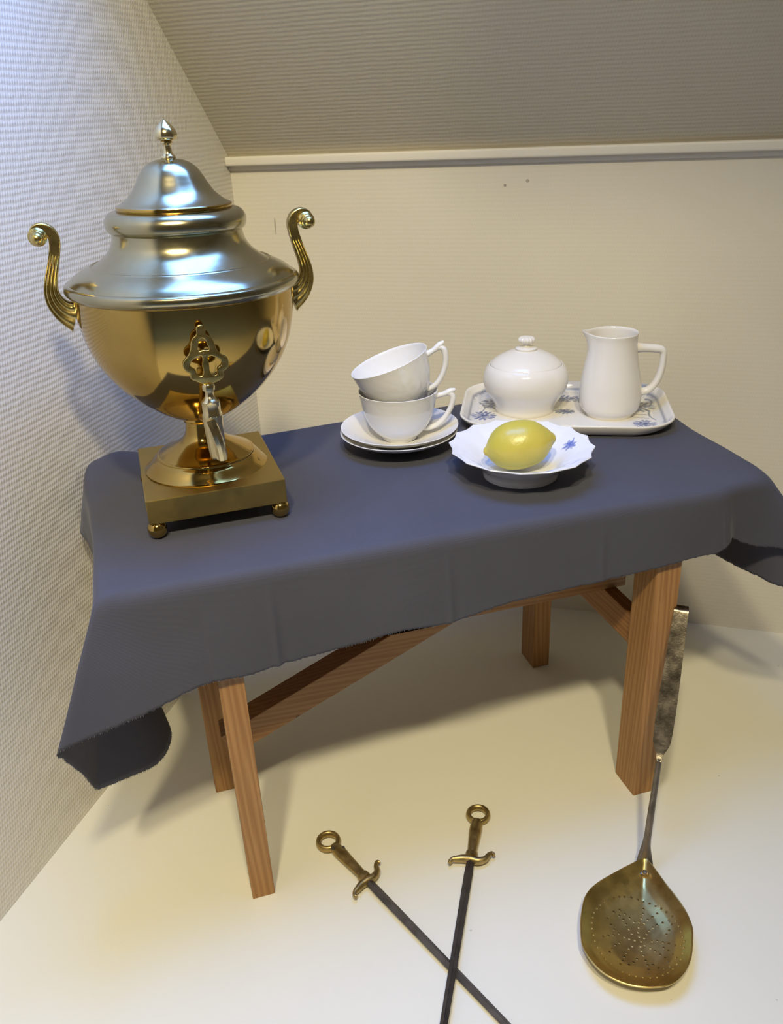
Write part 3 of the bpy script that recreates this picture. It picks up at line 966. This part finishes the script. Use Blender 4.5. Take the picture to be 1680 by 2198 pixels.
N = 620; ts = [i / 110 for i in range(1, 96)]
prof = [(t, 0.0042) for t in ts] + [(0.875, .0043), (0.89, .0047), (0.905, .0056), (.92, .0070), (.94, .0095), (.958, .0122), (.972, .0143), (.984, .0155), (.993, .0158), (1.0, .0150), (1.001, .0138), (.995, .0125),
                                       (.975, .0095), (.945, .0055), (.90, .0020), (.86, .0004), (.82, 0.0), (.79, .0), (.785, .0014)]
bm = bmesh.new()
base = [rrect(2 * pi * i / N, TA_, TB_, TC_) for i in range(N)]
rings = [[bm.verts.new((x * t, y * t, z)) for x, y in base] for t, z in prof]
for A, B in zip(rings[:-1], rings[1:]):
    for i in range(N):
        bm.faces.new((A[i], A[(i + 1) % N], B[(i + 1) % N], B[i]))
bm.faces.new(rings[0][::-1]); bm.faces.new(rings[-1])
dish = finish('dish', bm, M_paint, tray, angle=60)
BL = (0.04, 0.09, 0.28); BL2 = (0.07, 0.11, 0.22); GR = (0.08, 0.11, 0.15)
st = []
st += flower(-0.088, 0.026, 0.0186, BL2, 1, rot=.5) + flower(-0.100, -0.022, 0.0156, BL, 2) + stem(-0.108, .008, -0.055, -.012, GR, .0006, .12) + stem(-0.104, -.004, -0.060, -.020, GR, .0005, .1)
st += stem(-.108, .03, -.104, -.01, GR, .0006, .15)
st += flower(0.0005, -0.002, 0.0125, BL2, 3, .75) + [(0.0005, -.002, .0035, .003, 0, BL, .9)]
st += flower(0.000, 0.048, 0.0150, BL, 4) + flower(0.022, 0.047, 0.0138, BL2, 5) + flower(-0.022, 0.052, 0.0120, BL2, 6)
st += flower(0.094, 0.018, 0.0192, BL2, 7) + flower(0.080, 0.048, 0.0150, GR, 8) + flower(0.094, -0.045, 0.0138, BL, 9) + stem(0.070, -0.010, 0.100, -.012, GR, .0006, .05) + \
    stem(0.072, -0.018, 0.100, -.024, GR, .0005, -.05) + stem(.108, .05, .106, .02, GR, .0007, .12) + stem(.108, -.03, .104, .0, GR, .0006, .12) + flower(.106, .048, .005, BL, 11, rings=2)


def tray_line(co, c):
    # thin grey-blue line inside the rim at both ends
    a = atan2(co.y, co.x); x, y = rrect(a, TA_, TB_, TC_)
    t = hypot(co.x, co.y) / hypot(x, y)
    if co.z > 0.003 and 0.905 < t < 0.925 and (abs(co.x) > 0.085 or co.y > 0.06):
        k = 0.75
        c = [p * (1 - k) + q * k for p, q in zip(c, (0.12, 0.15, 0.24))]
    elif co.z > 0.003 and 0.84 < t < 0.925 and (co.x > 0.085 or co.x < -.10 or co.y > 0.06):
        k = 0.22
        c = [p * (1 - k) + q * k for p, q in zip(c, (0.40, 0.45, 0.55))]
    return c


paint(dish.data, st, (0.80, 0.77, 0.70), tray_line)

# ------------------------------------------------------------------ sugar bowl
ZTR = ZT + 0.0043
sb = thing('sugar_bowl', 'round white porcelain sugar bowl with a lid, left on the tray', 'sugar bowl', (0.4411, 0.9345, ZTR))
body = [(0, 0.0010), (0.0345, 0.0010), (0.0352, 0.0), (0.0366, 0.0), (0.0371, 0.0012)] + crv([(0.0373, 0.0030), (0.0380, 0.0070), (0.0410, 0.0130), (0.0468, 0.0220), (0.0514, 0.0310), (0.0529, 0.0390), (0.0522, 0.0470), (0.0495, 0.0545), (0.0455, 0.0598)], 7) + \
    [(0.0446, 0.0603), (0.0440, 0.0598), (0.0430, 0.0580), (0.0, 0.0580)]
finish('bowl_body', lathe_bm(body, 128), M_cream, sb, angle=50)
lp = [(0, 0.0590), (0.0430, 0.0590), (0.0437, 0.0600), (0.0433, 0.0611)] + crv([(0.0425, 0.0618), (0.0380, 0.0658), (0.0310, 0.0702), (0.0230, 0.0738), (0.0150, 0.0763), (0.0126, 0.0772)], 7) + \
    [(0.0132, 0.0782), (0.0132, 0.0793), (0.0122, 0.0802), (0.0070, 0.0808), (0.0044, 0.0815), (0, 0.0816)]
sl = finish('lid', lathe_bm(lp, 128), M_cream, sb, angle=45)
kp = [(0.0, 0.0812), (0.0042, 0.0812), (0.0040, 0.0835), (0.0050, 0.0850), (0.0082, 0.0865), (0.0098, 0.0885), (0.0098, 0.0905), (0.0082, 0.0925), (0.0045, 0.0938), (0, 0.0942)]
finish('lid_knob', lathe_bm(crv(kp, 3), 96, rfun=lambda r, z, a: (r * (1 + (0.07 * cos(14 * a) if z > 0.086 else 0)), z)), M_cream, sl, angle=60)

# ------------------------------------------------------------------ milk jug
jug = thing('milk_jug', 'tall white porcelain milk jug with an angular handle, right on the tray', 'jug', (0.5295, 0.8790, ZTR))
outer = [(0, 0.0010), (0.0270, 0.0010), (0.0276, 0.0), (0.0290, 0.0), (0.0296, 0.0015)] + crv([(0.0305, 0.0035), (0.0345, 0.0085), (0.0366, 0.0150), (0.0374, 0.0250), (0.0366, 0.0370), (0.0346, 0.0500), (0.0322, 0.0630), (0.0301, 0.0760), (0.0290, 0.0870), (0.0287, 0.0940), (0.0292, 0.1000)], 7)
inner = crv([(0.0294, 0.1012), (0.0289, 0.1021), (0.0281, 0.1016)], 3) + crv([(0.0275, 0.0990), (0.0270, 0.0870), (0.0282, 0.0740), (0.0310, 0.0560), (0.0335, 0.0380), (0.0345, 0.0220), (0.0320, 0.0090), (0.020, 0.0050)], 6) + [(0, 0.0048)]
SPA = radians(163)


def jug_r(r, z, a):
    d = (a - SPA + pi) % (2 * pi) - pi
    k = max(0, (z - 0.078) / 0.024)
    g = exp(-(d / 0.36) ** 2)
    rr = r + 0.0085 * g * k ** 2
    return rr, z + 0.0035 * g * k ** 3


bm = lathe_bm(outer + inner, 144, rfun=jug_r)
for v in bm.verts:
    v.co.x -= 0.0022 * (v.co.z / 0.1); v.co.y -= 0.0008 * v.co.z / 0.1
finish('jug_body', bm, M_cream, jug, angle=60)
ja = radians(-20)
path = crv([(0.0245, 0, 0.0820), (0.0350, 0, 0.0815), (0.0470, 0, 0.0805), (0.0555, 0, 0.0792), (0.0592, 0, 0.0755), (0.0596, 0, 0.0680), (0.0590, 0, 0.0560), (0.0563, 0, 0.0445), (0.0515, 0, 0.0350), (0.0450, 0, 0.0290), (0.0380, 0, 0.0268), (0.0320, 0, 0.0275)], 6)
n = len(path)
bm = tube_bm(path, [(interp([(0, .0070), (.1, .0052), (.3, .0047), (.4, .0042), (.75, .0042), (.92, .0050), (1, .0070)], i / (n - 1)), interp([(0, .0065), (.15, .0055), (.85, .0052), (1, .0065)], i / (n - 1))) for i in range(n)], 20)
bmesh.ops.transform(bm, matrix=Matrix.Rotation(ja, 4, 'Z'), verts=bm.verts)
finish('jug_handle', bm, M_cream, jug, angle=50)

# ------------------------------------------------------------------ scalloped bowl + lemon
bw = thing('fluted_bowl', 'small white fluted bowl with wavy rim and blue sprigs, holding the lemon', 'bowl', (0.3531, 0.7545, ZT))
A0 = radians(-71.0)


def flute(r, z, a):
    k = min(max((r - 0.036) / (0.0745 - 0.036), 0), 1)
    s = abs(sin(8 * (a - A0)))
    return r * (1 - 0.044 * k ** 1.3 * s), z - 0.0010 * k ** 2 * s


tp = [(0.002 * i, 0.0072) for i in range(1, 16)] + crv([(0.0320, 0.0073), (0.0365, 0.0086), (0.0405, 0.0118), (0.0450, 0.0165), (0.0520, 0.0224), (0.0600, 0.0276), (0.0680, 0.0315), (0.0742, 0.0338)], 8)
bp2 = crv([(0.0752, 0.0342), (0.0757, 0.0334), (0.0750, 0.0324)], 3) + crv([(0.0690, 0.0295), (0.0610, 0.0252), (0.0530, 0.0198), (0.0470, 0.0150), (0.0430, 0.0108), (0.0412, 0.0078)], 5) + \
    crv([(0.0404, 0.0065), (0.0400, 0.0030), (0.0396, 0.0002)], 3) + [(0.0375, 0.0), (0.0370, 0.0030), (0.0, 0.0030)]
bm = lathe_bm([(0, 0.0072)] + tp + bp2, 480, rfun=flute)
for v in bm.verts:
    v.co.y *= 1 + 0.05 * min(max((hypot(v.co.x, v.co.y) - 0.042) / 0.03, 0), 1)
bb = finish('dish', bm, M_paint, bw, angle=60)
bb.data.materials.clear()
M_paint2 = porcelain('white_painted_porcelain', (1, 1, 1), attr=True); bb.data.materials.append(M_paint2)
st = []
BB = (0.10, 0.16, 0.50)
a = radians(-2); R0 = 0.0560
rs_ = random.Random(5)
for k in range(16):
    q = 2 * pi * k / 16
    rad = 0.0048 * (0.55 + 0.45 * (k % 2))
    st.append((R0 * cos(a) + rad * cos(q) * 0.8, R0 * sin(a) + rad * sin(q) * 1.25, 0.0028, 0.0012, q + rs_.uniform(-.3, .3), BB, rs_.uniform(.45, .85)))
st += [(R0 * cos(a) + 0.006, R0 * sin(a) + 0.004, .0035, .0007, 0.9, BB, .7), (R0 * cos(a) - 0.005, R0 * sin(a) + 0.003, .0028, .0007, -0.6, BB, .7), (R0 * cos(a) + 0.002, R0 * sin(a) - 0.0055, .0030, .0007, 1.5, BB, .7)]
st += stem(-0.0565, -0.006, -0.0495, -0.0165, BB, .0006, .25) + [(-0.052, -0.0135, .0035, .0013, -0.9, BB, .8), (-0.050, -0.017, .003, .0010, -0.6, BB, .8), (-.0575, -.005, .0009, .0009, 0, BB, .9)]
st += stem(0.000, -0.030, 0.020, -0.021, (0.08, 0.10, 0.16), .0009, .2) + stem(0.006, -0.034, 0.022, -0.022, (0.10, 0.12, 0.2), .0005, .1)
paint(bb.data, st, (0.81, 0.81, 0.83))

# the lemon: nubbed spindle on its side
le = []
L = 0.0395
for i in range(61):
    t = -1 + 2 * i / 60
    r = 0.0258 * max(0, 1 - abs(t / 0.90) ** 2.3) ** 0.60 if abs(t) < 0.90 else 0
    nub = 0.0056 * max(0, 1 - ((abs(t) - 0.80) / 0.20) ** 2) ** 0.5 if abs(t) >= 0.80 else 0.0
    if t > 0:
        nub *= 1.25
    k = 0.0040
    r = (r ** 3 + nub ** 3) ** (1 / 3)
    le.append((max(r, 0), t * L * (1.0 if t > 0 else 0.97)))
le[0] = (0, le[0][1]); le[-1] = (0, le[-1][1])
bm = lathe_bm(le, 72)
for v in bm.verts:
    v.co *= 1 + 0.02 * noise.noise(v.co * 60) + 0.006 * noise.noise(v.co * 260)
rr = Matrix.Rotation(radians(-14), 4, 'Z') @ Matrix.Rotation(radians(90 - 9), 4, 'Y')
bmesh.ops.transform(bm, matrix=rr, verts=bm.verts)
bmesh.ops.smooth_vert(bm, verts=bm.verts, factor=0.5, use_axis_x=True, use_axis_y=True, use_axis_z=True)
lem = finish('lemon', bm, M_lemon, None, angle=180)
tag(lem, 'whole yellow lemon lying on its side in the fluted bowl', 'lemon')
lem.location = (0.3490, 0.7515, ZT + 0.0350)

# ------------------------------------------------------------------ skewers
def skewer(label, pr, pg, ztip, length, rodc, dimples):
    """pr: ring centre, pg: guard centre on the floor plan"""
    pr = Vector((*pr, 0)); pg = Vector((*pg, 0))
    d = (pg - pr).normalized(); ang = atan2(d.y, d.x)
    o = thing('skewer', label, 'skewer', (pr.x, pr.y, 0), ang, 'crossed iron skewers on the floor')
    gl = (pg - pr).length
    zc = 0.0085
    # ring
    bm = bmesh.new(); R1, r1 = 0.0112, 0.0029
    rings = []
    for i in range(48):
        a = 2 * pi * i / 48
        rings.append([bm.verts.new(((R1 + r1 * cos(b)) * cos(a), (R1 + r1 * cos(b)) * sin(a), zc - 0.002 + r1 * 1.5 * sin(b))) for b in [2 * pi * k / 16 for k in range(16)]])
    for i in range(48):
        A, B = rings[i], rings[(i + 1) % 48]
        for k in range(16):
            bm.faces.new((A[k], A[(k + 1) % 16], B[(k + 1) % 16], B[k]))
    finish('ring', bm, M_brass_old, o)
    # grip
    g = crv([(0.0100, .0042), (0.0140, .0060), (0.0190, .0068), (0.0270, .0070), (0.0350, .0064), (gl - 0.012, .0052), (gl - 0.0095, .0050), (gl - 0.008, .0066), (gl - 0.001, .0068)], 5)
    bm = tube_bm([(x, 0, zc) for x, r in g], [(r * 0.82, r) for x, r in g], 20)
    gp = finish('grip', bm, M_brass_old, o)
    for (dx, dy) in dimples:
        bm = lathe_bm([(0, 0.0), (0.0020, 0.0), (0.0022, -0.0012), (0, -0.0014)], 14)
        bmesh.ops.translate(bm, vec=(dx, dy, zc + 0.0060 - 0.0012 * abs(dy / .005)), verts=bm.verts)
        finish('rivet', bm, M_dark, gp)
    # guard: S-shaped crosspiece with curled ends
    gpts = crv([(gl - 0.0085, 0.0245, zc), (gl - 0.0110, 0.0225, zc), (gl - 0.0085, 0.0190, zc), (gl - 0.0015, 0.0150, zc), (gl + 0.0018, 0.0080, zc), (gl + 0.0015, 0, zc), (gl + 0.0012, -0.0080, zc), (gl + 0.0030, -0.0150, zc),
                (gl + 0.0045, -0.0195, zc), (gl + 0.0080, -0.0220, zc), (gl + 0.0100, -0.0210, zc)], 5)
    n = len(gpts)
    bm = tube_bm(gpts, [(interp([(0, .0015), (.2, .0026), (.4, .0040), (.6, .0040), (.8, .0026), (1, .0016)], i / (n - 1)), interp([(0, .0022), (.5, .0055), (1, .0022)], i / (n - 1))) for i in range(n)], 16, side=Vector((0, 0, 1)))
    finish('guard', bm, M_brass_old, o)
    # square iron blade that narrows to a point
    bm = tube_bm([(gl + 0.003, 0, zc), (gl + 0.02, 0, zc + (ztip - zc) * .06), (length - 0.05, 0, ztip), (length, 0, ztip - 0.0015)],
                 [(.0040, .0046), (.0040, .0046), (.0032, .0036), (.0004, .0004)], 4)
    bmesh.ops.bevel(bm, geom=[e for e in bm.edges if abs((e.verts[0].co - e.verts[1].co).normalized().x) > .9], offset=0.0008, segments=2, affect='EDGES')
    b = finish('blade', bm, M_iron, o, angle=25)
    b['label'] = 'dark iron blade'
    return o


skewer('brass-handled iron skewer lying straight towards the viewer, on top of the crossing', (0.2736, 0.6745), (0.2417, 0.6165), 0.0155, 0.40, M_iron, [])
skewer('brass-handled iron skewer with rivets lying slantwise, underneath at the crossing', (0.0993, 0.6925), (0.1268, 0.6262), 0.0040, 0.42, M_iron, [(0.0160, -0.0045), (0.0235, 0.0040)])

# ------------------------------------------------------------------ skimmer
OUT = [(0.4123, 0.5489), (0.4115, 0.5486), (0.3788, 0.5424), (0.349, 0.5352), (0.3309, 0.5254), (0.3168, 0.508), (0.3078, 0.4923), (0.3011, 0.4759), (0.3014, 0.4584), (0.3066, 0.4438), (0.3176, 0.431), (0.3293, 0.4233),
       (0.342, 0.4186), (0.3561, 0.4163), (0.3726, 0.4209), (0.3891, 0.4324), (0.4033, 0.4496), (0.4109, 0.462), (0.4149, 0.4773), (0.4157, 0.4919), (0.4148, 0.5136), (0.4145, 0.5400), (0.4130, 0.5486)]
SK = Vector((0.3640, 0.4740, 0))
sk = thing('skimmer', 'brass skimmer with pierced round blade on the floor and long steel handle against a leg', 'skimmer', SK)
op = crv(OUT + [OUT[0]], 9)[:-1]
NB = len(op)
# depth profile: dished in the middle
dp = [(0.0, 0.0012), (0.25, 0.0016), (0.5, 0.0035), (0.7, 0.0070), (0.85, 0.0120), (0.95, 0.0170), (1.0, 0.0195)]


def zdish(t, up=0.0):
    return interp(dp, t) + up


# pierced holes: curved dotted sprays around a centre, inside a dotted circle
holes = [(0.0, 0.0)]
for k in range(44):
    a = 2 * pi * k / 44
    holes.append((-0.003 + 0.0440 * cos(a), 0.003 + 0.0455 * sin(a)))
for k in range(8):
    a = 2 * pi * k / 8 + 0.32
    for q in range(1, 8):
        rr_ = 0.0053 * q
        b = a + 0.16 * sin(q * 0.55 + k)
        holes.append((rr_ * cos(b), rr_ * sin(b)))
    for q in range(0, 4):
        rr_ = 0.0215 + 0.0050 * q
        b = a + 0.39 + (0.10 if k % 2 else -0.10) * (q - 1.5)
        holes.append((rr_ * cos(b), rr_ * sin(b)))


def outline_r(a):
    best = None
    for i in range(NB):
        p = Vector(op[i]) - Vector((SK.x, SK.y)); q = Vector(op[(i + 1) % NB]) - Vector((SK.x, SK.y))
        a0 = atan2(p.y, p.x); da = ((atan2(q.y, q.x) - a0 + pi) % (2 * pi)) - pi
        dd = ((a - a0 + pi) % (2 * pi)) - pi
        if abs(da) > 1e-9 and -1e-9 <= dd / da <= 1:
            return p.length + (q.length - p.length) * dd / da
    return 0.06


hn = [outline_r(2 * pi * i / 360) for i in range(360)]


def orad(a):
    x = (a % (2 * pi)) / (2 * pi) * 360; i = int(x) % 360
    return hn[i] + (hn[(i + 1) % 360] - hn[i]) * (x - int(x))


def dish_z(x, y):
    r = hypot(x, y)
    return zdish(r / orad(atan2(y, x)))


# triangulated sheet with real holes: fine grid, cells whose centre is in a hole removed, hole edges snapped
from mathutils import geometry
verts2 = []; edges2 = []
def add_loop(pts):
    s = len(verts2)
    verts2.extend([Vector(p) for p in pts])
    edges2.extend([(s + i, s + (i + 1) % len(pts)) for i in range(len(pts))])
add_loop([(orad(a) * cos(a), orad(a) * sin(a)) for a in [2 * pi * i / 180 for i in range(180)]])
good = []
for hx, hy in [(x + random.uniform(-.0004, .0004), y + random.uniform(-.0004, .0004)) for x, y in holes]:
    if all(hypot(hx - a, hy - b) > 0.0042 for a, b in good):
        good.append((hx, hy))
HR_ = 0.00125
for hx, hy in good:
    jx, jy = hx, hy
    add_loop([(jx + HR_ * cos(2 * pi * k / 10), jy + HR_ * sin(2 * pi * k / 10)) for k in range(10)])
nhole_end = len(verts2)
for i in range(60):
    for j in range(60):
        x, y = -0.075 + 0.0026 * i + 0.0013 * (j % 2), -0.075 + 0.0026 * j
        if hypot(x, y) < orad(atan2(y, x)) - 0.0015 and all(hypot(x - a, y - b) > HR_ + 0.0012 for a, b in good):
            verts2.append(Vector((x, y)))
vo_, ed_, fa_, *_ = geometry.delaunay_2d_cdt(verts2, edges2, [], 1, 1e-7)
bm = bmesh.new()
vv_ = [bm.verts.new((p.x, p.y, dish_z(p.x, p.y))) for p in vo_]
for f in fa_:
    cx = sum(vo_[i].x for i in f) / len(f); cy = sum(vo_[i].y for i in f) / len(f)
    if any(hypot(cx - a, cy - b) < HR_ * 0.97 for a, b in good):
        continue
    try:
        bm.faces.new([vv_[i] for i in f])
    except ValueError:
        pass
bmesh.ops.recalc_face_normals(bm, faces=bm.faces)
bmesh.ops.solidify(bm, geom=bm.faces[:], thickness=0.0013)
bld = finish('skimmer_blade', bm, M_skim, sk, angle=35)
bld['label'] = 'dished brass blade pierced with dotted rosette'
# rolled rim edge
rp = [(orad(a) * cos(a), orad(a) * sin(a), dish_z(orad(a) * cos(a), orad(a) * sin(a)) + .0004) for a in [2 * pi * i / 200 for i in range(200)]]
bm = bmesh.new(); rg = []
for i, p in enumerate(rp):
    q = Vector(rp[(i + 1) % 200]) - Vector(rp[i - 1]); t = q.normalized(); s = Vector((0, 0, 1)); m = s.cross(t).normalized()
    rg.append([bm.verts.new(Vector(p) + m * (0.0008 * cos(b)) + s * (0.0010 * sin(b))) for b in [2 * pi * k / 8 for k in range(8)]])
for i in range(200):
    A, B = rg[i], rg[(i + 1) % 200]
    for k in range(8):
        bm.faces.new((A[k], A[(k + 1) % 8], B[(k + 1) % 8], B[k]))
finish('blade_rim', bm, M_skim, bld)
# rivet that joins the blade and handle
bm = lathe_bm([(0, 0.0016), (0.0018, 0.0014), (0.0030, 0.0), (0.0030, -0.0012), (0, -0.0012)], 20)
bmesh.ops.transform(bm, matrix=Matrix.Translation((0.0405, 0.0600, 0.0170)) @ Matrix.Rotation(radians(18), 4, 'X'), verts=bm.verts)
finish('rivet', bm, M_rod, bld)
# handle: round rod, then a flat hammered grip that hooks over at the top
Nn = Vector((0.4135, 0.5500, 0.0200)) - SK; Tt = Vector((0.4905, 0.6415, 0.2580)) - SK
ax = (Tt - Nn)
wv_ = Vector((0.7, -0.45, 0.0)); wv_ = (wv_ - ax.normalized() * wv_.dot(ax.normalized())).normalized()
RODF = 0.40
pts = [Nn + Vector((-0.0085, -0.016, -0.0075)), Nn + Vector((-0.002, -0.004, -0.0045)), Nn + ax * 0.03] + [Nn + ax * f for f in (0.08, 0.2, 0.3, RODF)]
cp = crv([tuple(p) for p in pts], 5)
n = len(cp)
bm = tube_bm(cp, [(interp([(0, .0012), (.3, .0032), (1, .0033)], i / (n - 1)), interp([(0, .0085), (.18, .0085), (.36, .0050), (.5, .0038), (1, .0030)], i / (n - 1))) for i in range(n)], 16, side=wv_)
finish('rod', bm, M_rod, sk)
fs = [(RODF - .01, .0022), (RODF + .02, .0042), (RODF + .055, .0082), (RODF + .09, .0094), (RODF + .2, .0098), (RODF + .35, .0091), (RODF + .5, .0080), (RODF + .58, .0075)]
nb_ = wv_.cross(ax.normalized()).normalized()
if nb_.y < 0:
    nb_ = -nb_           # away from the viewer
pp = [Nn + ax * f for f, w in fs] + [Nn + ax * 1.0 + nb_ * 0.0015, Nn + ax * 1.012 + nb_ * 0.008, Nn + ax * 1.0 + nb_ * 0.015, Nn + ax * 0.955 + nb_ * 0.018]
ww = [w for f, w in fs] + [.0074, .0074, .0070, .0055]
cq = crv([tuple(p) + (w,) for p, w in zip(pp, ww)], 6)
bm = bmesh.new(); rings = []
n = len(cq)
for i, c in enumerate(cq):
    p = Vector(c[:3]); t = (Vector(cq[min(i + 1, n - 1)][:3]) - Vector(cq[max(i - 1, 0)][:3])).normalized()
    m = wv_.cross(t).normalized(); w = c[3]; th = 0.0011 if i > 6 else 0.0030 - 0.0019 * i / 6
    ring = []
    for k in range(9):
        s = -1 + 2 * k / 8
        ring.append(p + wv_ * (s * w) + m * (th + 0.0003 * noise.noise(Vector((s * w * 300, i * .6, 0)))))
    for k in range(9):
        s = 1 - 2 * k / 8
        ring.append(p + wv_ * (s * w) - m * (th - 0.0003 * noise.noise(Vector((s * w * 300, i * .6, 8)))))
    rings.append([bm.verts.new(q) for q in ring])
for A, B in zip(rings[:-1], rings[1:]):
    for k in range(18):
        bm.faces.new((A[k], A[(k + 1) % 18], B[(k + 1) % 18], B[k]))
bm.faces.new(rings[0]); bm.faces.new(rings[-1][::-1])
finish('hook_grip', bm, M_steel, sk, angle=40)['label'] = 'flat hammered steel grip hooked at the top'
